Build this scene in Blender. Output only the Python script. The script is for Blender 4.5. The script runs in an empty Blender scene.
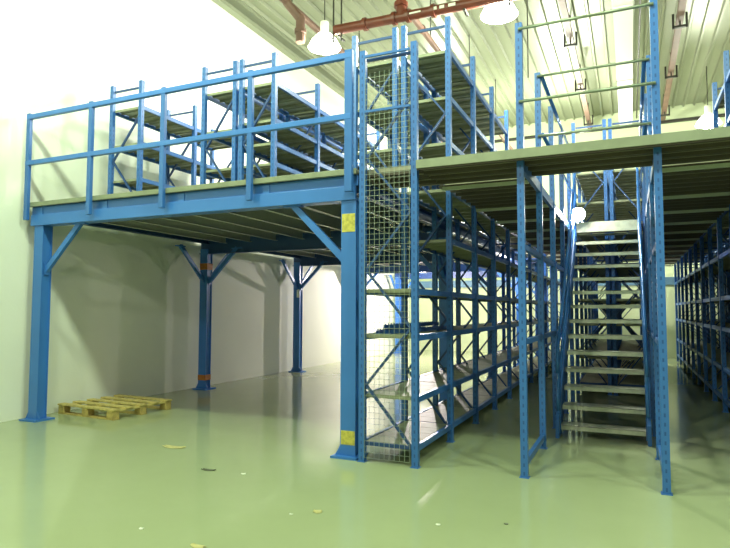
import bpy, math, random
from math import radians, sin, cos, pi, atan2, sqrt
from mathutils import Vector, Matrix
random.seed(4)
S = bpy.context.scene
COL = S.collection

# ---------------------------------------------------------------- materials
def mat(name, color, rough=.5, metal=0., noise=0., nscale=8., bump=0., bscale=60., spec=.5, emit=None, estr=0., color2=None):
    m = bpy.data.materials.new(name); m.use_nodes = True
    nt = m.node_tree; b = nt.nodes['Principled BSDF']
    b.inputs['Base Color'].default_value = (*color, 1)
    b.inputs['Roughness'].default_value = rough
    b.inputs['Metallic'].default_value = metal
    b.inputs['Specular IOR Level'].default_value = spec
    tc = nt.nodes.new('ShaderNodeTexCoord')
    if noise or color2:
        n = nt.nodes.new('ShaderNodeTexNoise'); n.inputs['Scale'].default_value = nscale; n.inputs['Detail'].default_value = 5
        nt.links.new(tc.outputs['Object'], n.inputs['Vector'])
        mx = nt.nodes.new('ShaderNodeMix'); mx.data_type = 'RGBA'
        c2 = color2 or tuple(max(0, c*(1-noise)) for c in color)
        mx.inputs[6].default_value = (*color, 1); mx.inputs[7].default_value = (*c2, 1)
        r = nt.nodes.new('ShaderNodeValToRGB'); r.color_ramp.elements[0].position = .4; r.color_ramp.elements[1].position = .68
        nt.links.new(n.outputs['Fac'], r.inputs['Fac']); nt.links.new(r.outputs['Color'], mx.inputs[0])
        nt.links.new(mx.outputs[2], b.inputs['Base Color'])
    if bump:
        n2 = nt.nodes.new('ShaderNodeTexNoise'); n2.inputs['Scale'].default_value = bscale
        nt.links.new(tc.outputs['Object'], n2.inputs['Vector'])
        bp = nt.nodes.new('ShaderNodeBump'); bp.inputs['Strength'].default_value = bump; bp.inputs['Distance'].default_value = .01
        nt.links.new(n2.outputs['Fac'], bp.inputs['Height']); nt.links.new(bp.outputs['Normal'], b.inputs['Normal'])
    if emit:
        b.inputs['Emission Color'].default_value = (*emit, 1); b.inputs['Emission Strength'].default_value = estr
    return m

BLUE = (.036, .145, .44)
M = {}
M['blue'] = mat('blue_powder_coat', BLUE, .38, 0, .12, 3)
M['blue_beam'] = mat('blue_beam_paint', (.045, .185, .56), .36, 0, .10, 2)
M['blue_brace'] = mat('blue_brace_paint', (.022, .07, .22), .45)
M['galv'] = mat('galvanised_panel', (.31, .33, .22), .5, .12, .25, 5)
M['plank'] = mat('galvanised_deck_plank', (.40, .39, .28), .5, .2, .25, 3)
M['edge'] = mat('pale_deck_edge', (.25, .28, .19), .5, .1, .15, 6)
M['shade'] = mat('dark_brown_shade_stripe', (.10, .085, .06), .6)  # dark colour for the shade stripes under the walkway decks
M['beam_pale'] = mat('pale_deck_beam', (.55, .60, .44), .5)
M['joist'] = mat('joist_steel', (.5, .52, .5), .4, .2)
M['wire'] = mat('mesh_wire', (.34, .40, .31), .4, .3)
M['tube'] = mat('galvanised_tube', (.24, .29, .21), .35, .5)
M['tread'] = mat('tread_plate', (.60, .62, .48), .4, .3, .2, 12, .3, 120)
M['handrail'] = mat('glossy_blue_tube', (.04, .16, .45), .15, .2)
M['red'] = mat('red_pipe_paint', (.15, .032, .015), .4, 0, .25, 6)
M['rust'] = mat('brown_red_pipe', (.16, .085, .06), .5, 0, .25, 4)
M['dark'] = mat('dark_steel', (.035, .032, .025), .5, .3)
M['white'] = mat('white_metal', (.80, .82, .70), .5)
M['yellow'] = mat('yellow_sticker', (.62, .55, .10), .6, 0, .35, 30)
M['orange'] = mat('orange_tape', (.48, .17, .03), .6, 0, .3, 30)
M['wood'] = mat('pallet_wood', (.62, .50, .17), .75, 0, .35, 14, .3, 80)
M['wood_d'] = mat('pallet_block_wood', (.50, .38, .12), .8, 0, .35, 14, .3, 80)
M['card'] = mat('cardboard', (.55, .50, .22), .8, 0, .2, 30)
M['foil'] = mat('dark_foil', (.13, .14, .09), .4, .3)
M['bulb'] = mat('lamp_glass', (1, 1, .9), .3, emit=(1, 1, .86), estr=60)
M['reflector'] = mat('lamp_reflector', (.85, .87, .75), .3, 0, emit=(1, 1, .86), estr=5.0)
M['wall'] = mat('wall_plaster', (.81, .83, .72), .85, 0, .05, .7, .15, 30)
M['farwall'] = mat('far_wall_panel', (.54, .61, .38), .8, 0, .08, .5)
M['roof'] = mat('roof_sheet', (.29, .315, .22), .38, .2, .10, .35)
M['band'] = mat('blue_grey_band', (.10, .20, .30), .5)

def perforated():
    m = bpy.data.materials.new('perforated_blue_upright'); m.use_nodes = True
    nt = m.node_tree; b = nt.nodes['Principled BSDF']; b.inputs['Roughness'].default_value = .38
    tc = nt.nodes.new('ShaderNodeTexCoord'); sp = nt.nodes.new('ShaderNodeSeparateXYZ'); nt.links.new(tc.outputs['Object'], sp.inputs[0])
    def mth(op, a, bb=None):
        n = nt.nodes.new('ShaderNodeMath'); n.operation = op
        for i, v in enumerate((a, bb)):
            if v is None: continue
            if isinstance(v, (int, float)): n.inputs[i].default_value = v
            else: nt.links.new(v, n.inputs[i])
        return n.outputs[0]
    z = mth('FRACT', mth('MULTIPLY', sp.outputs['Z'], 13.33))
    hz = mth('MULTIPLY', mth('GREATER_THAN', z, .3), mth('LESS_THAN', z, .72))
    hx = mth('LESS_THAN', mth('ABSOLUTE', sp.outputs['X']), .007)
    hy = mth('LESS_THAN', mth('ABSOLUTE', sp.outputs['Y']), .007)
    h = mth('MULTIPLY', hz, mth('MAXIMUM', hx, hy))
    mx = nt.nodes.new('ShaderNodeMix'); mx.data_type = 'RGBA'; nt.links.new(h, mx.inputs[0])
    mx.inputs[6].default_value = (*BLUE, 1); mx.inputs[7].default_value = (.018, .075, .26, 1)
    nt.links.new(mx.outputs[2], b.inputs['Base Color'])
    return m
M['perf'] = perforated()

def floor_mat():
    m = bpy.data.materials.new('green_epoxy_floor'); m.use_nodes = True
    nt = m.node_tree; b = nt.nodes['Principled BSDF']
    b.inputs['Specular IOR Level'].default_value = .3
    tc = nt.nodes.new('ShaderNodeTexCoord')
    n = nt.nodes.new('ShaderNodeTexNoise'); n.inputs['Scale'].default_value = .5; n.inputs['Detail'].default_value = 8; n.inputs['Roughness'].default_value = .65
    nt.links.new(tc.outputs['Object'], n.inputs['Vector'])
    r = nt.nodes.new('ShaderNodeValToRGB')
    r.color_ramp.elements[0].position = .35; r.color_ramp.elements[0].color = (.36, .41, .235, 1)
    r.color_ramp.elements[1].position = .7; r.color_ramp.elements[1].color = (.39, .44, .265, 1)
    nt.links.new(n.outputs['Fac'], r.inputs['Fac']); nt.links.new(r.outputs['Color'], b.inputs['Base Color'])
    n2 = nt.nodes.new('ShaderNodeTexNoise'); n2.inputs['Scale'].default_value = 3; n2.inputs['Detail'].default_value = 6
    nt.links.new(tc.outputs['Object'], n2.inputs['Vector'])
    mr = nt.nodes.new('ShaderNodeMapRange'); mr.inputs['To Min'].default_value = .06; mr.inputs['To Max'].default_value = .15
    nt.links.new(n2.outputs['Fac'], mr.inputs['Value']); nt.links.new(mr.outputs['Result'], b.inputs['Roughness'])
    bp = nt.nodes.new('ShaderNodeBump'); bp.inputs['Strength'].default_value = .05; bp.inputs['Distance'].default_value = .02
    nt.links.new(n2.outputs['Fac'], bp.inputs['Height']); nt.links.new(bp.outputs['Normal'], b.inputs['Normal'])
    return m
M['floor'] = floor_mat()

# ---------------------------------------------------------------- mesh builder
class MB:
    def __init__(s): s.v = []; s.f = []
    def box(s, x0, x1, y0, y1, z0, z1):
        n = len(s.v)
        s.v += [(x, y, z) for z in (z0, z1) for (x, y) in ((x0, y0), (x1, y0), (x1, y1), (x0, y1))]
        s.f += [tuple(n+i for i in q) for q in ((0,3,2,1),(4,5,6,7),(0,1,5,4),(1,2,6,5),(2,3,7,6),(3,0,4,7))]
        return s
    def prism(s, pts, a, b, up=(0, 0, 1)):
        """sweep a 2-D section from a to b; section x = side, y = up"""
        a, b = Vector(a), Vector(b); d = (b-a).normalized(); up = Vector(up)
        side = d.cross(up)
        if side.length < 1e-4: side = d.cross(Vector((0, 1, 0)))
        side.normalize(); u = side.cross(d).normalized()
        n = len(s.v); k = len(pts)
        for p in (a, b): s.v += [tuple(p + side*x + u*y) for x, y in pts]
        s.f += [(n+i, n+(i+1) % k, n+k+(i+1) % k, n+k+i) for i in range(k)]
        s.f += [tuple(n+i for i in reversed(range(k))), tuple(n+k+i for i in range(k))]
        return s
    def bar(s, a, b, w, h, up=(0, 0, 1)):
        return s.prism([(-w/2, -h/2), (w/2, -h/2), (w/2, h/2), (-w/2, h/2)], a, b, up)
    def tube(s, a, b, r, n=10):
        return s.prism([(r*cos(2*pi*i/n), r*sin(2*pi*i/n)) for i in range(n)], a, b)
    def path(s, pts, r, n=10):
        for a, b in zip(pts, pts[1:]): s.tube(a, b, r, n)
        return s
    def lathe(s, prof, n=24, c=(0, 0, 0)):
        k = len(s.v)
        for r, z in prof: s.v += [(c[0]+r*cos(2*pi*i/n), c[1]+r*sin(2*pi*i/n), c[2]+z) for i in range(n)]
        for j in range(len(prof)-1):
            s.f += [(k+j*n+i, k+j*n+(i+1) % n, k+(j+1)*n+(i+1) % n, k+(j+1)*n+i) for i in range(n)]
        return s
    def mesh(s, name, m, bevel=0):
        me = bpy.data.meshes.new(name); me.from_pydata(s.v, [], s.f); me.materials.append(M[m]); me.update()
        return me
def curved_tube(name, pts, r, m, smooth_pts=None):
    """tube along a polyline with shared rings"""
    P = [Vector(p) for p in pts]; n = 12; mb = MB()
    for i, p in enumerate(P):
        d = (P[min(i+1, len(P)-1)] - P[max(i-1, 0)]).normalized()
        side = d.cross(Vector((1, 0, .001))).normalized(); u = side.cross(d)
        mb.v += [tuple(p + side*r*cos(2*pi*k/n) + u*r*sin(2*pi*k/n)) for k in range(n)]
        if i: mb.f += [((i-1)*n+k, (i-1)*n+(k+1) % n, i*n+(k+1) % n, i*n+k) for k in range(n)]
    mb.f += [tuple(range(n))[::-1], tuple((len(P)-1)*n+k for k in range(n))]
    me = mb.mesh(name, m); smooth(me); return me
def smooth(me):
    for p in me.polygons: p.use_smooth = True
    return me

def obj(name, me, parent=None, loc=(0, 0, 0), rot=None, bevel=0):
    o = bpy.data.objects.new(name, me); COL.objects.link(o)
    o.parent = parent; o.location = loc
    if rot: o.rotation_euler = rot
    if bevel:
        b = o.modifiers.new('bevel', 'BEVEL'); b.width = bevel; b.segments = 2; b.limit_method = 'ANGLE'
    return o
def part(name, mb, m, parent, loc=(0, 0, 0), rot=None, bevel=0, label=None):
    o = obj(name, mb.mesh(name, m), parent, loc, rot, bevel)
    if label: o['label'] = label
    return o
def thing(name, label, cat, loc=(0, 0, 0), rz=0, group=None):
    o = bpy.data.objects.new(name, None); COL.objects.link(o)
    o.location = loc; o.rotation_euler = (0, 0, rz)
    o['label'] = label; o['category'] = cat
    if group: o['group'] = group
    return o
def tag(o, label, cat, group=None):
    o['label'] = label; o['category'] = cat
    if group: o['group'] = group
    return o
def struct(name, mb, m):
    o = obj(name, mb.mesh(name, m)); o['kind'] = 'structure'; return o

# ---------------------------------------------------------------- the hall
XW, XE, YS, YN, ZC = -7.62, 26.0, -18.0, 21.0, 8.05
struct('floor', MB().box(XW-.2, XE+.2, YS-.2, YN+.2, -.2, 0), 'floor')
struct('wall_left', MB().box(XW-.2, XW, YS, YN, 0, ZC), 'wall')
struct('wall_right', MB().box(XE, XE+.2, YS, YN, 0, ZC), 'wall')
struct('wall_back', MB().box(XW-.2, XE+.2, YN, YN+.2, 0, ZC), 'farwall')
struct('wall_front', MB().box(XW-.2, XE+.2, YS-.2, YS, 0, ZC), 'wall')
# ceiling: standing-seam sheet, ribs run along Y
mb = MB(); x = XW
mb.box(XW-.2, XE+.2, YS-.2, YN+.2, ZC, ZC+.2)
while x < XE:
    mb.prism([(-.045, 0), (-.02, -.07), (.02, -.07), (.045, 0)], (x, YS, ZC+.001), (x, YN, ZC+.001)); x += .30
struct('ceiling', mb, 'roof')
# eave trim where the left wall meets the roof; dark trim and rail at the top of the far wall
struct('trim_1', MB().box(XW, XW+.16, YS, YN, ZC-.30, ZC-.24).box(XW, XW+.05, YS, YN, ZC-.24, ZC-.12).box(XW, XW+.26, YS, YN, ZC-.12, ZC-.02), 'roof')
struct('trim_2', MB().box(XW+.3, XE, YN-.12, YN, ZC-.55, ZC-.47), 'dark')
struct('trim_3', MB().box(XW+.3, XE, YN-.07, YN, ZC-.95, ZC-.87), 'roof')
struct('trim_4', MB().box(XW+.02, XE, YN-.05, YN, 2.3, 2.55), 'band')

# ---------------------------------------------------------------- mezzanine platform
Y0, BAY = 5.40, 1.20
ZD = 2.93
mz = thing('mezzanine_platform', 'blue steel mezzanine platform on box columns between left wall and mesh panel', 'mezzanine', (-5.05, 5.5, 0))
def P(name, mb, m, bevel=0, label=None, parent=None):
    """part given in world coordinates under the mezzanine"""
    o = part(name, mb, m, parent or mz, tuple(-c for c in mz.location) if not parent else (0, 0, 0), bevel=bevel, label=label); return o
def h_section(x, y, z0, z1, w=.2, t=.014):
    mb = MB()
    mb.box(x-w/2, x+w/2, y-w/2, y-w/2+t, z0, z1).box(x-w/2, x+w/2, y+w/2-t, y+w/2, z0, z1).box(x-t/2, x+t/2, y-w/2+t, y+w/2-t, z0, z1)
    return mb
cols_y = [5.53, 8.95, 12.35, 15.75, 19.1]
col_mesh = None
for ci, cx in enumerate((-7.34, -2.645)):
    for k, cy in enumerate(cols_y):
        lab = None
        mb = MB()
        # welded box column with flange lips on the sides
        a, d = .085, .075
        mb.box(-a, a, -d, -d+.012, .02, 2.63).box(-a, a, d-.012, d, .02, 2.63)
        mb.box(-a+.02, -a+.03, -d+.012, d-.012, .02, 2.63).box(a-.03, a-.02, -d+.012, d-.012, .02, 2.63)
        me = col_mesh or mb.mesh('column', 'blue_beam'); col_mesh = me
        c = obj('column', me, mz, (cx-mz.location.x, cy-mz.location.y, 0))
        dx = -.02 if ci else 0
        part('base_plate', MB().box(-.16, .13 if ci else .16, -.15, .15, 0, .02), 'blue_beam', c)
        for sx in ((-1,) if ci else (-1, 1)):
            g = MB(); g.v = [(sx*.085, -.065, .02), (sx*.145, -.065, .02), (sx*.085, -.065, .13), (sx*.085, -.055, .02), (sx*.145, -.055, .02), (sx*.085, -.055, .13)]
            g.f = [(0, 1, 2), (3, 5, 4), (0, 3, 4, 1), (1, 4, 5, 2), (2, 5, 3, 0)]
            part('gusset', g, 'blue_beam', c)
        if ci == 1 and k == 0:
            part('sticker', MB().box(-.075, .075, -.0785, -.0755, 2.30, 2.49), 'yellow', c, label='yellow sticker near the column top')
            part('sticker', MB().box(-.075, .080, -.0785, -.0755, .13, .27), 'yellow', c, label='yellow sticker near the column foot')
        if ci == 0 and k == 1:
            part('tape_band', MB().box(-.088, .088, -.078, .078, 2.24, 2.36), 'orange', c, label='orange tape band near the column top')
            part('tape_band', MB().box(-.088, .088, -.078, .078, .17, .27), 'orange', c, label='orange tape band near the column foot')
        if ci == 0 and k == 2:
            part('sticker', MB().box(.01, .08, -.0785, -.0755, 1.78, 1.98), 'white', c, label='white paper sticker')
        # knee braces: along the beam in X and along the girder in Y
        sx = -1 if ci else 1
        c2 = [(-.03, -.03), (.03, -.03), (.03, .03), (-.03, .03)]
        def knee(dx, dy):
            mbk = MB(); L = .62
            mbk.bar((dx*.085, dy*.07, 2.02), (dx*(L+.09), dy*(L+.1), 2.64), .05, .07)
            mbk.bar((dx*.09, dy*.08, 1.96), (dx*.09, dy*.08, 2.12), .07, .02, up=(dx, dy, 0))
            mbk.bar((dx*(L-.02), dy*(L), 2.625), (dx*(L+.2), dy*(L+.2), 2.625), .07, .02)
            part('knee_brace', mbk, 'blue_beam', c)
        knee(sx, 0)
        if 0 < k < 4: knee(0, 1)
        if k > 0: knee(0, -1)
def ibeam(a, b, h, w, t=.014):
    return MB().prism([(-w/2, -h/2), (w/2, -h/2), (w/2, -h/2+t), (t/2, -h/2+t), (t/2, h/2-t), (w/2, h/2-t), (w/2, h/2), (-w/2, h/2), (-w/2, h/2-t), (-t/2, h/2-t), (-t/2, -h/2+t), (-w/2, -h/2+t)], a, b)
# front edge beam: deep channel with a stepped face
fb = MB().box(-7.48, -2.56, 5.45, 5.47, 2.66, 2.90).box(-7.48, -2.56, 5.45, 5.60, 2.63, 2.66).box(-7.48, -2.56, 5.45, 5.60, 2.88, 2.90)
fb.box(-7.48, -2.56, 5.432, 5.452, 2.63, 2.775)
for xs in (-7.35, -6.15, -4.9, -3.7, -2.62): fb.box(xs, xs+.09, 5.44, 5.452, 2.775, 2.88)
P('front_beam', fb, 'blue_beam', .003)
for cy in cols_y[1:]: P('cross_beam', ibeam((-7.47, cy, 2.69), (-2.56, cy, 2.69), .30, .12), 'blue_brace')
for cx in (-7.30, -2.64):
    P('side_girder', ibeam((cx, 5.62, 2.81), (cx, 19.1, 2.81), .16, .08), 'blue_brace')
for (ya, yb) in zip(cols_y, cols_y[1:]):
    for k in range(8):
        jx = -6.85 + k*.55
        P('joist', MB().box(jx-.002, jx+.002, ya+.07, yb-.07, 2.72, 2.9).box(jx, jx+.05, ya+.07, yb-.07, 2.72, 2.724).box(jx, jx+.05, ya+.07, yb-.07, 2.896, 2.9), 'joist')
dk = MB().box(-7.49, -2.53, 5.42, 19.3, 2.91, ZD)
y = 5.55
while y < 19.2: dk.box(-7.48, -2.56, y, y+.02, 2.895, 2.91); y += .24
P('deck_plate', dk, 'plank')
P('deck_edge', MB().box(-7.50, -2.53, 5.385, 5.43, 2.885, 2.945), 'edge', .004, label='pale grey-green deck edging strip')

# guard railing on the mezzanine edge
gr = thing('guard_railing', 'blue square-tube guard railing along the mezzanine front edge', 'railing', (-5.05, 5.38, ZD))
def W(name, mb, m, parent, root, bevel=0, label=None):
    return part(name, mb, m, parent, tuple(-c for c in root.location), bevel=bevel, label=label)
for x in (-7.47, -6.29, -5.08, -3.82, -2.60):
    big = .06 if x > -3 else .045
    W('post', MB().box(x-big/1.4, x+big/1.4, 5.335, 5.385, 2.70, 4.18 if x > -3 else 4.17), 'blue', gr, gr, .005)
W('top_rail', MB().box(-7.50, -2.57, 5.332, 5.388, 4.09, 4.15), 'blue_beam', gr, gr, .004)
W('middle_rail', MB().box(-7.50, -2.57, 5.332, 5.388, 3.45, 3.51), 'blue_beam', gr, gr, .004)

# ---------------------------------------------------------------- racking kit
UPR = {}
def upright_mesh(h):
    h = round(h, 3)
    if h not in UPR:
        mb = MB(); a, b, t = .031, .030, .003
        mb.box(-a, a, -b, -b+t, 0, h).box(-a, a, b-t, b, 0, h).box(-a, -a+t, -b, b, 0, h).box(a-t, a, -b, b, 0, h)
        mb.box(-a-.012, a+.012, -b-.012, b+.012, 0, .006)
        UPR[h] = mb.mesh('upright', 'perf')
    return UPR[h]
BR = {}
def brace_mesh(d, h, flip):
    key = (round(d, 3), round(h, 3), flip)
    if key not in BR:
        mb = MB(); x0, x1 = -d/2+.04, d/2-.04
        if flip: x0, x1 = x1, x0
        mb.bar((x0, 0, .18), (x1, 0, .18), .02, .035)
        a, b = x1, x0
        top = h-.55
        n = max(1, round((top-.18)/.60)); s = (top-.18)/n
        for i in range(n):
            z = .18+i*s
            mb.bar((a, 0, z), (b, 0, z+s), .022, .032, up=(0, 1, 0)); a, b = b, a
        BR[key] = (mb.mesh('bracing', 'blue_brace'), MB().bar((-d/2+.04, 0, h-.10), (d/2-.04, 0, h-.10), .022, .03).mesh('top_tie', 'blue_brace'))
    return BR[key]
def frame(parent, y, d, h, flip=False):
    bm_, tm_ = brace_mesh(d, h, flip)
    f = obj('upright_frame', bm_, parent, (0, y, 0)); obj('top_tie', tm_, f)
    for s in (-1, 1): obj('upright', upright_mesh(h), f, (s*(d/2), 0, 0))
    return f
SH = {}
def shelf(parent, y, d, z, ln=BAY):
    key = (round(d, 3), round(ln, 3))
    if key not in SH:
        pn = MB(); n = 4; w = (ln-.03)/n
        for i in range(n):
            a = -ln/2+.015+i*w
            pn.box(-d/2+.03, d/2-.03, a+.004, a+w-.004, -.004, 0)
            for e in (a+.004, a+w-.007): pn.box(-d/2+.03, d/2-.03, e, e+.003, -.035, -.004)
            pn.box(-d/2+.03, d/2-.03, a+w*.42, a+w*.58, -.018, -.004)
        bm = MB().box(-.018, .018, -ln/2+.036, ln/2-.036, -.055, .004).box(-.022, .022, -ln/2+.031, -ln/2+.038, -.09, .03).box(-.022, .022, ln/2-.038, ln/2-.031, -.09, .03)
        SH[key] = (pn.mesh('shelf', 'galv'), bm.mesh('shelf_beam', 'blue'))
    p, b = SH[key]
    s = obj('shelf', p, parent, (0, y, z))
    for k in (-1, 1): obj('shelf_beam', b, s, (k*(d/2), 0, 0))
    return s
def rack(label, x0, x1, y0, frames, levels, z0=0., group=None, flip=False):
    """frames: list of (bay index, height); levels: function bay -> heights"""
    d = x1-x0
    r = thing('shelving_rack', label, 'rack', ((x0+x1)/2, y0, z0), 0, group)
    for k, h in frames: frame(r, k*BAY, d, h, flip)
    for k, _ in frames[:-1]:
        for z in levels(k): shelf(r, (k+.5)*BAY, d, z-z0)
    return r
LOW = (.20, .66, 1.25, 1.70)
LOWB = (2.32, 2.915)          # levels just under the deck, from the second bay on
UP = (3.47, 4.02, 4.58)
ZT = 4.96
TOPZ = ZD+.012
# full height row carrying the walkway: first frame stops at rail height, next four reach the upper storey
def fr(front=True, last=12):
    L = []
    for k in range(last+1):
        L.append((k, 4.15 if k == 0 else (ZT if k <= 4 else 2.86)))
    return L
lv = lambda k: LOW + (LOWB if k else ()) + (UP if 1 <= k <= 3 else ())
rack('tall blue two-storey shelving rack directly right of the wire mesh and column', -2.455, -1.90, Y0, fr(), lv)
rack('tall blue shelving rack at right edge, across the aisle from the stairs', 1.24, 1.80, Y0, fr(), lv, flip=True)
rack('outermost blue shelving rack at right edge, back to back with its aisle-side twin', 1.91, 2.47, Y0, fr(), lv)
up4 = [(k, ZT-TOPZ) for k in range(4)]
rack('short two-upright-wide rack on the mezzanine nearest the left wall', -7.29, -6.70, Y0+BAY, [(k, ZT-TOPZ) for k in range(3)], lambda k: UP, TOPZ)
rack('rack on the mezzanine, left half of the middle back-to-back pair', -5.50, -4.96, Y0+BAY, up4, lambda k: UP, TOPZ)
rack('rack on the mezzanine, right half of the middle back-to-back pair', -4.85, -4.32, Y0+BAY, up4, lambda k: (3.47, 3.75, 4.07, 4.58), TOPZ)
rack('rack on the mezzanine behind the right end of the guard railing', -3.12, -2.57, Y0+BAY, up4, lambda k: UP, TOPZ)
# racks behind the stair landing
lvD = lambda k: LOW + LOWB + ((3.47, 4.02) if k < 3 else ())
rack('shelving rack seen between stair treads, left of the centre upright behind the landing', -.90, -.367, Y0+5*BAY, [(k, ZT if k == 0 else (4.3 if k < 4 else 2.86)) for k in range(7)], lvD)
rack('shelving rack seen between stair treads, right of the centre upright behind the landing', -.272, .26, Y0+5*BAY, [(k, ZT if k == 0 else (4.3 if k < 4 else 2.86)) for k in range(7)], lvD, flip=True)

# ---------------------------------------------------------------- walkway decks carried by the racks
def walkway(label, x0, x1, y0, y1, along='x', beams=(), edge=None, shade_ext=None):
    w = thing('walkway_deck', label, 'deck', ((x0+x1)/2, (y0+y1)/2, 2.87))
    n = max(1, round((y1-y0)/.24)); s = (y1-y0)/n
    for i in range(n):
        a = y0+i*s
        mb = MB().box(x0, x1, a+.007, a+s-.007, ZD-.012, ZD)
        for e in (a+.007, a+s-.012): mb.box(x0, x1, e, e+.005, ZD-.042, ZD-.012)
        mb.box(x0, x1, a+s*.46, a+s*.54, ZD-.034, ZD-.012)
        if shade_ext: mb.box(shade_ext[0], shade_ext[1], a+.004, a+s-.004, ZD-.012, ZD)  # unseen deck continuing to the right, added to cast shade there
        W('deck_plank', mb, 'plank', w, w)
        W('shade_bar', MB().box(x0, x1, a-.012 if i else a, a+.014, ZD-.078, ZD-.043).box(x0, x1, a+s*.5-.01, a+s*.5+.01, ZD-.06, ZD-.036), 'shade', w, w)  # dark bars stand in for the shade between and under the planks
    for yb in beams:
        for xa, xb in (((x0, -.94), (.27, x1)) if edge is not None else ((x0, x1),)):
            W('support_beam', MB().box(xa, xb, yb-.02, yb+.02, ZD-.115, ZD-.08), 'beam_pale', w, w)
    if edge is not None:
        W('deck_edge', MB().box(x0, x1, edge-.02, edge-.001, ZD-.065, ZD+.018), 'edge', w, w, label='pale grey-green front edging strip')
    return w
walkway('slatted steel walkway deck crossing in front of the stair opening, above the stair foot', -1.868, 1.208, Y0-.04, 6.27, beams=(6.24,), edge=Y0-.04, shade_ext=(2.52, 9.0))
walkway('slatted deck over the aisle between mesh-end rack and stairs', -1.868, -.932, 6.30, 19.8, beams=[Y0+k*BAY for k in range(2, 13)])
walkway('slatted deck over the aisle at the right edge of the photo', .267, 1.208, 6.30, 19.8, beams=[Y0+k*BAY for k in range(2, 13)], shade_ext=(2.52, 9.0))
walkway('slatted landing deck at the head of the stairs', -.935, .275, 10.42, 11.30, beams=(11.2,))
walkway('short slatted deck strip joining the mezzanine to the walkway behind the mesh', -2.50, -1.865, Y0+.05, 6.27, beams=(), edge=None)

# ---------------------------------------------------------------- stair support frames with guard rails
def support(label, x, sgn):
    t = thing('stair_support_frame', label, 'frame', (x, 5.5, 0))
    hs = {0: 4.18, 1: 4.16, 2: 4.16, 3: 4.16, 4: 4.16}
    for k in range(5):
        obj('post', upright_mesh(hs[k]), t, (0, k*BAY+(0 if k == 0 else .02), 0))
    me = MB().box(-.02, .02, .04, 1.18, .09, .15).mesh('tie_beam', 'blue')
    obj('tie_beam', me, t)
    for z in (1.18, 2.06, 2.80):
        me = MB().box(-.02, .02, .04, 4.78, z, z+(.05 if z < 2.5 else .10)).mesh('tie_beam', 'blue')
        obj('tie_beam', me, t)
    for z in (3.45, 4.10):
        o = obj('side_handrail', smooth(MB().tube((sgn*.05, BAY, z), (sgn*.05, 4.85, z), .022).mesh('side_handrail', 'handrail')), t)
    return t
support('blue perforated posts and ties standing left of the stairs', -.90, 1)
support('blue perforated posts and ties standing right of the stairs', .235, -1)
gt = thing('opening_guard_rails', 'four thin grey-green tubes spanning the deck edge above the stair foot', 'railing', (-.33, 5.5, ZD))
for (y, z) in ((5.455, 4.11), (5.455, 3.42), (6.675, 4.11), (6.675, 3.43)):
    o = W('rail', MB().tube((-.90, y, z), (.235, y, z), .014), 'tube', gt, gt); smooth(o.data)
    
# ---------------------------------------------------------------- staircase
st = thing('staircase', 'steep straight steel staircase with blue stringers and open grey treads', 'stairs', (-.33, 7.3, 0))
NT = 13; RI, RU = .205, .22; YB = 7.40; ZB = .14
for i in range(NT):
    y, z = YB+i*RU, ZB+i*RI
    mb = MB().box(-.785, .13, y, y+.25, z-.006, z).box(-.785, .13, y, y+.006, z-.052, z).box(-.785, .13, y+.244, y+.25, z-.035, z)
    W('tread', mb, 'tread', st, st)
ytop = YB+NT*RU
W('landing_plate', MB().box(-.80, .145, ytop-.02, ytop+.17, ZD-.012, ZD+.004).box(-.80, .145, ytop-.03, ytop-.018, ZD-.16, ZD+.004), 'tread', st, st)
for x in (-.815, .16):
    s = MB(); t = .02
    a = Vector((0, YB-.06, ZB-.10)); b = Vector((0, ytop+.02, ZB+NT*RI-.02))
    n = len(s.v)
    prof = [(YB-.10, .0), (YB+.24, .0), (ytop+.12, 2.62), (ytop+.12, ZD-.01), (ytop-.02, ZD-.01), (YB-.10, .22)]
    for xx in (x-t, x+t): s.v += [(xx, p[0], p[1]) for p in prof]
    k = len(prof)
    s.f += [tuple(range(k))[::-1], tuple(range(k, 2*k))] + [(i, (i+1) % k, k+(i+1) % k, k+i) for i in range(k)]
    W('stringer', s, 'blue', st, st, .003)
for x in (-.80, .145):
    for dz in (.92, .48):
        pts = [(x, YB-.12, ZB+dz-.30), (x, YB-.13, ZB+dz-.12), (x, YB-.06, ZB+dz)]
        pts += [(x, YB+f*NT*RU, ZB+dz+f*NT*RI) for f in (.1, .3, .5, .7, .9, .98)]
        pts += [(x, ytop+.12, ZD+dz+.02), (x, ytop+.45, ZD+dz+.03)]
        me = curved_tube('handrail', pts, .021, 'handrail')
        obj('handrail', me, st, tuple(-c for c in st.location))
    for f in (0, .5, .96):
        y, z = YB+f*NT*RU, ZB+f*NT*RI
        W('rail_post', MB().tube((x, y, max(.0, z-.1)), (x, y, z+.92), .019), 'handrail', st, st)

# ---------------------------------------------------------------- wire mesh panel on the end frame of the racks
mp = thing('wire_mesh_panel', 'tall pale wire mesh panel closing the rack end beside the front column', 'mesh panel', (-2.18, 5.35, 0))
x0, x1, z0, z1, ym = -2.415, -1.94, .05, 3.90, 5.352
mb = MB(); r = .0015
n = 9
for i in range(n+1): xx = x0+(x1-x0)*i/n; mb.box(xx-r, xx+r, ym-r, ym+r, z0, z1)
zz = z0
while zz < z1: mb.box(x0, x1, ym+r, ym+3*r, zz-r, zz+r); zz += .055
W('wire_grid', mb, 'wire', mp, mp)
for z in (4.07, 3.50): W('cross_bar', MB().box(-2.42, -1.935, ym-.012, ym+.01, z-.012, z+.012), 'blue', mp, mp)

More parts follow.
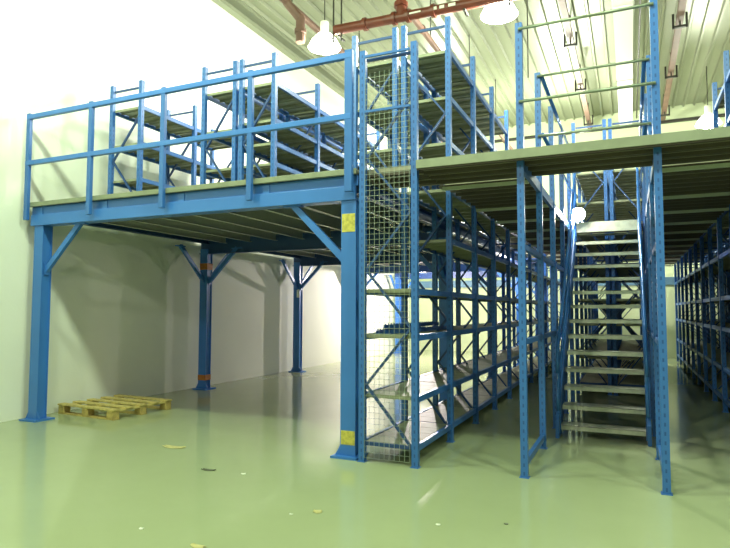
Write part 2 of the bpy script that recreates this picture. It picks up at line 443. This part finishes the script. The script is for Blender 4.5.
# spare perforated channels lying on the third shelf
for i, (dx, dz, L) in enumerate(((-2.32, 0, 1.55), (-2.24, 0, 1.75), (-2.28, .042, 1.6))):
    mb = MB(); z = 1.2505+dz
    mb.box(-.035, .035, 0, L, .0, .004).box(-.035, -.031, 0, L, .004, .038).box(.031, .035, 0, L, .004, .038)
    yy = .04
    while yy < L-.05: mb.box(-.035, -.031, yy, yy+.03, .038, .05).box(.031, .035, yy, yy+.03, .038, .05); yy += .075
    if i < 2: mb.f = mb.f
    o = part('slotted_channel', mb, 'blue', None, (dx, 5.50+.05*i, z+.001+ (.01 if i == 2 else 0)), (0, 0, radians((2, -3, -1)[i])))
    tag(o, ('spare blue slotted channel lying on the rack shelf, lower one nearer the column', 'spare blue slotted channel lying on the rack shelf, lower one nearer the aisle', 'spare blue slotted channel on top of two others on the rack shelf')[i], 'channel', 'spare channels on the shelf behind the mesh')

# ---------------------------------------------------------------- pallet
pl = thing('wooden_pallet', 'pale wooden pallet lying on the floor beside the left wall', 'pallet', (-6.91, 6.47, 0), radians(-3))
for i in range(5):
    y = -.48+i*.24
    part('top_board', MB().box(-.57, .57, y-.055, y+.055, .122, .144), 'wood', pl, bevel=.003)
for x in (-.50, 0, .50):
    part('stringer_board', MB().box(x-.05, x+.05, -.53, .53, .10, .122), 'wood', pl, bevel=.003)
    for y in (-.47, 0, .47):
        part('block', MB().box(x-.06, x+.06, y-.055, y+.055, .022, .10), 'wood_d', pl, bevel=.004)
for y in (-.47, 0, .47):
    part('bottom_board', MB().box(-.57, .57, y-.05, y+.05, 0, .022), 'wood_d', pl, bevel=.003)

# ---------------------------------------------------------------- litter on the floor
def scrap(x, y, w, l, rz, m, name, label, curl=.012):
    mb = MB(); nx, ny = 6, 3; n = len(mb.v); rr = random.Random(int((x+9)*1000))
    top = []
    for lay in (0, 1):
        for j in range(ny+1):
            for i in range(nx+1):
                u, v = i/nx-.5, j/ny-.5
                z = .0005 + curl*(abs(u)*2)**2*(.6+.4*sin(9*u+5*v+x)) + (.003 if lay else 0)
                k = .85+.15*sin(7*v+3*u+y)
                mb.v.append((u*w*k, v*l*(.8+.2*cos(5*u)), max(z, .0003+(.003 if lay else 0))))
    K = (nx+1)*(ny+1)
    q = lambda i, j, L: L*K+j*(nx+1)+i
    for j in range(ny):
        for i in range(nx):
            mb.f.append((q(i, j, 1), q(i+1, j, 1), q(i+1, j+1, 1), q(i, j+1, 1)))
            mb.f.append((q(i, j, 0), q(i, j+1, 0), q(i+1, j+1, 0), q(i+1, j, 0)))
    for i in range(nx):
        mb.f.append((q(i, 0, 0), q(i+1, 0, 0), q(i+1, 0, 1), q(i, 0, 1))); mb.f.append((q(i+1, ny, 0), q(i, ny, 0), q(i, ny, 1), q(i+1, ny, 1)))
    for j in range(ny):
        mb.f.append((q(0, j+1, 0), q(0, j, 0), q(0, j, 1), q(0, j+1, 1))); mb.f.append((q(nx, j, 0), q(nx, j+1, 0), q(nx, j+1, 1), q(nx, j, 1)))
    o = part(name, mb, m, None, (x, y, 0), (0, 0, radians(rz)))
    tag(o, label, 'litter')
G = 'scraps of litter on the green floor'
scrap(-4.55, 5.07, .30, .10, 5, 'card', 'cardboard_scrap', 'long pale cardboard scrap on the floor in front of the pallet', .015)
scrap(-3.62, 4.50, .16, .05, 8, 'foil', 'foil_scrap', 'dark flat strip of litter on the floor left of the front column')
scrap(-3.25, 4.53, .05, .04, 30, 'white', 'paper_scrap', 'tiny white paper scrap right of the dark strip on the floor', .006)
scrap(-3.08, 3.13, .035, .03, 10, 'white', 'paper_scrap', 'tiny white speck of paper at lower left of the floor', .005)
scrap(-2.53, 3.05, .12, .05, 0, 'card', 'cardboard_scrap', 'pale scrap at the bottom edge of the photo, left part', .008)
scrap(-2.15, 3.93, .07, .07, 25, 'card', 'cardboard_scrap', 'small yellowish three-sided scrap on the open floor before the column', .012)
scrap(-2.30, 3.80, .03, .02, 0, 'white', 'paper_scrap', 'tiny speck beside the yellowish scrap on the open floor', .004)
scrap(-1.26, 4.05, .035, .03, 15, 'white', 'paper_scrap', 'tiny pale speck on the floor between mesh panel and stairs', .004)
scrap(-.83, 4.26, .03, .03, 15, 'foil', 'foil_scrap', 'tiny dark speck on the floor in front of the left stair post', .004)

# ---------------------------------------------------------------- pipes under the roof
def flange(mb, c, axis, r, t):
    a = Vector(c); ax = Vector(axis)
    mb.tube(tuple(a-ax*t/2), tuple(a+ax*t/2), r, 14)
hp = thing('sprinkler_main', 'thick red sprinkler pipe running across under the ceiling', 'pipe', (-2.5, 9.2, 6.47))
o = W('pipe', MB().tube((-4.75, 9.2, 6.52), (4.0, 9.2, 6.37), .085, 16), 'red', hp, hp)
for x in (-4.15, -3.60, -3.35, -2.9, -1.2):
    c = MB(); flange(c, (x, 9.2, 6.52-(x+4.75)*.0171), (1, 0, 0), .115, .06); W('coupling', c, 'red', hp, hp)
W('riser', MB().tube((-3.48, 9.2, 6.50), (-3.48, 9.2, 7.6), .085, 14).tube((-3.48, 9.2, 6.68), (-3.48, 9.2, 6.75), .12, 14), 'red', hp, hp)
for x in (-4.78, -4.62, -2.35, -1.65):
    W('hanger_rod', MB().box(x-.012, x+.012, 9.19, 9.21, 6.30 if x > -4.7 or x < -4.7 else 6.4, ZC).box(x-.02, x+.02, 9.08, 9.32, 6.33, 6.36), 'dark', hp, hp)
# small white stencil marks on the main (an arrow and dashes, as on the photo)
for a, b, c, d in ((-3.30, -3.10, 6.475, 6.50), (-2.93, -2.82, 6.46, 6.51), (-2.77, -2.69, 6.46, 6.51), (-2.62, -2.50, 6.46, 6.51)):
    W('stencil_mark', MB().box(a, b, 9.110, 9.125, c, d), 'white', hp, hp, label='small white mark painted on the pipe')
def branch(label, x, z, y0, y1, r, m, drop=None):
    t = thing('branch_pipe', label, 'pipe', (x, y0, z))
    W('pipe', MB().tube((x, y0, z), (x, y1, z), r, 12), m, t, t)
    y = y0+.7
    while y < y1: cc = MB(); flange(cc, (x, y, z), (0, 1, 0), r*1.35, .1); W('coupling', cc, m, t, t); y += 2.6
    y = y0+1.2
    while y < y1: W('hanger_rod', MB().box(x-.008, x+.008, y-.008, y+.008, z, ZC), 'dark', t, t); y += 3.0
    if drop: W('drop_elbow', MB().tube((x, drop-.2, z), (x+.19, drop, z-.28), .08, 12).tube((x+.19, drop, z-.22), (x+.19, drop, z-.72), .085, 12).tube((x+.19, drop, z-.55), (x+.19, drop, z-.47), .11, 12), m, t, t)
    return t
branch('brown-red branch pipe running away under the ceiling nearest the left wall', -5.66, 7.15, 5.0, 19.5, .07, 'rust', drop=9.2)
branch('brown-red branch pipe running away from the red main past its riser', -3.37, 6.62, 9.3, 19.5, .055, 'rust')
def tray(label, x):
    t = thing('ceiling_conduit', label, 'conduit', (x, 13, 7.5))
    W('conduit_body', MB().box(x-.065, x+.065, 7.0, 20.5, 7.47, 7.58), 'rust', t, t)
    for y in (8.6, 11.1, 13.5, 16.4, 19.6):
        W('bracket', MB().box(x-.135, x+.135, y-.03, y+.03, 7.34, 7.385).box(x-.145, x-.105, y-.03, y+.03, 7.34, 7.64).box(x+.105, x+.145, y-.03, y+.03, 7.34, 7.64)
          .box(x-.015, x+.015, y-.012, y+.012, 7.37, ZC), 'dark', t, t)
tray('reddish ceiling conduit with dark U brackets, left of the white duct', -1.09)
tray('reddish ceiling conduit with dark U brackets, right of the white duct', 1.06)
du = thing('ceiling_duct', 'straight white duct running along the ceiling above the stairs', 'duct', (.1, 13, 7.4))
W('duct_body', MB().box(-.19, .17, 4.0, 20.0, 7.30, 7.62), 'white', du, du)
for y in (8, 12, 16, 19.6): W('strap', MB().box(-.21, .19, y-.02, y+.02, 7.28, 7.30).box(-.21, -.19, y-.02, y+.02, 7.28, ZC).box(.17, .19, y-.02, y+.02, 7.28, ZC), 'white', du, du)
dc = thing('ceiling_cable', 'thin dark cable run just right of the white ceiling duct', 'cable', (.38, 13, 7.5))
W('cable', MB().tube((.30, 4, 7.5), (.30, 20, 7.5), .018, 8), 'dark', dc, dc)
for (x, y, zt, zb, lab) in ((-1.85, 12.4, 7.42, 6.35, 'thin dark drop rod under the ceiling between the racks and stair post'),):
    t = thing('drop_rod', lab, 'rod', (x, y, zb)); 
    W('rod', MB().tube((x, y, zb), (x, y, ZC), .012, 6).tube((x, y, zt), (x+.35, y, zt), .010, 6), 'dark', t, t)

# ---------------------------------------------------------------- high-bay lamps
LC = (.97, 1.0, .86)      # rear lamps, near-white discharge light
LG = (.82, 1.0, .70)      # front row, greener metal-halide light
def light(kind, loc, power, size=.2, color=LC, spot=None, rot=None):
    d = bpy.data.lights.new('lamp_light', kind); d.energy = power; d.color = color
    if kind == 'AREA': d.shape = 'DISK'; d.size = size
    else: d.shadow_soft_size = size
    if spot: d.spot_size = radians(spot); d.spot_blend = .4
    o = bpy.data.objects.new('lamp_light', d); COL.objects.link(o); o.location = loc
    if rot: o.rotation_euler = rot
    return o
def highbay(x, y, z, label, power):
    t = thing('high_bay_lamp', label, 'lamp', (x, y, z), 0, 'high bay lamps hanging from the ceiling')
    W('reflector', MB().lathe([(.06, .28), (.14, .25), (.24, .14), (.31, 0), (.30, 0), (.23, .13), (.13, .24)], 24, (x, y, z)), 'reflector', t, t)
    W('ballast_housing', MB().tube((x, y, z+.28), (x, y, z+.5), .08, 14), 'white', t, t)
    W('bulb', MB().lathe([(0.001, -.10), (.12, -.085), (.21, -.03), (.22, .02), (.15, .1), (.06, .16), (.001, .17)], 24, (x, y, z)), 'bulb', t, t)
    W('hanger_rod', MB().tube((x, y, z+.5), (x, y, ZC), .01, 6), 'dark', t, t)
    light('POINT', (x, y, z-.20), power, .2)
PW = 240
highbay(-5.20, 9.64, 6.46, 'glaring high bay lamp left of the red pipe end', PW)
highbay(-1.90, 9.66, 6.42, 'glaring high bay lamp at the top, right end of the visible red pipe', PW)
highbay(1.98, 17.7, 6.4, 'far high bay lamp above the racks at the right edge', PW)
for x, y, q, c in ((-5.2, 17.6, 1, LC), (-1.7, 17.6, 1, LC), (-5.2, 3.15, 1.05, LG), (-1.7, 3.15, 1.05, LG), (1.8, 3.15, 1.05, LG), (5.3, 3.15, 1, LG), (5, 9.5, .7, LC), (-3.5, -4, 1.1, LC), (3, -4, .8, LC)):  # bare lights out of view; the pair behind the camera is added fill
    light('POINT', (x, y, 6.4), PW*q, .2, c)
# small bulkhead lamps under the decks
for i, (x, y, pw, lab) in enumerate(((-5.6, 16.6, 310, 'small lamp fixed under the far end of the mezzanine, between its column rows'),
        (-2.85, 14.6, 60, 'small white lamp glowing under the far decks left of the stair posts'))):
    zz = 2.64
    t = thing('bulkhead_lamp', lab, 'lamp', (x, y, zz), 0, 'small lamps under the decks')
    W('housing', MB().box(x-.06, x+.06, y-.09, y+.09, zz, zz+(.29 if x < -2.5 else .16)), 'dark', t, t)
    W('bulb', MB().box(x-.045, x+.045, y-.075, y+.075, zz-.035, zz-.001), 'bulb', t, t)
    light('POINT', (x, y, zz-.12), pw, .06, (1, .88, .86))
# floodlight on the far wall, seen through the stair opening
fl = thing('wall_floodlight', 'floodlight on the far wall, glimpsed past the left stair handrail', 'lamp', (-1.57, 20.8, 4.6))
W('housing', MB().box(-1.86, -1.16, 20.76, 20.95, 4.16, 4.72), 'white', fl, fl, .01)
W('bulb', MB().box(-1.82, -1.20, 20.735, 20.76, 4.20, 4.68), 'bulb', fl, fl)
W('wall_bracket', MB().box(-1.54, -1.48, 20.95, 21.0, 4.1, 4.75), 'dark', fl, fl)
a = light('AREA', (-1.51, 20.70, 4.44), 200, .4, rot=(radians(-70), 0, 0))

sl = thing('glare_lamp', 'small round lamp added for the floodlight glare beside the left handrail at the stair head', 'lamp', (-.735, 9.93, 3.03))  # added lamp, stands in for glare of the far floodlight over the handrail
W('lamp_body', MB().tube((-.735, 9.96, 3.03), (-.735, 10.03, 3.03), .11, 20).box(-.80, -.76, 9.97, 10.0, 3.02, 3.05), 'white', sl, sl)
W('lens', MB().tube((-.735, 9.925, 3.03), (-.735, 9.96, 3.03), .10, 20), 'bulb', sl, sl)
light('POINT', (-.735, 9.82, 3.03), 14, .08, (1, .97, .9))

# ---------------------------------------------------------------- world + camera
w = bpy.data.worlds.new('hall_air'); S.world = w; w.use_nodes = True
w.node_tree.nodes['Background'].inputs[0].default_value = (.85, .8, .8, 1)
w.node_tree.nodes['Background'].inputs[1].default_value = .1

F, YAW, PITCH, ROLL, H = 589.2, radians(24.249), radians(3.433), radians(.145), 1.5
fw = Vector((-sin(YAW)*cos(PITCH), cos(YAW)*cos(PITCH), sin(PITCH)))
rt = Vector((cos(YAW), sin(YAW), 0)); up = rt.cross(fw)
R = rt*cos(ROLL)+up*sin(ROLL); U = -rt*sin(ROLL)+up*cos(ROLL)
cam = bpy.data.cameras.new('camera'); co = bpy.data.objects.new('camera', cam); COL.objects.link(co)
cam.sensor_width = 36; cam.lens = F/730*36; cam.clip_end = 200; cam.clip_start = .05
mt = Matrix((R, U, -fw)).transposed().to_4x4(); mt.translation = (0, 0, H)
co.matrix_world = mt
S.camera = co
S.view_settings.view_transform = 'Standard'; S.view_settings.look = 'None'
S.view_settings.exposure = 1.08; S.view_settings.gamma = 1.0; S.view_settings.use_curve_mapping = False
S.cycles.caustics_reflective = False; S.cycles.caustics_refractive = False
S.cycles.max_bounces = 8; S.cycles.diffuse_bounces = 4
S.cycles.sample_clamp_indirect = 6
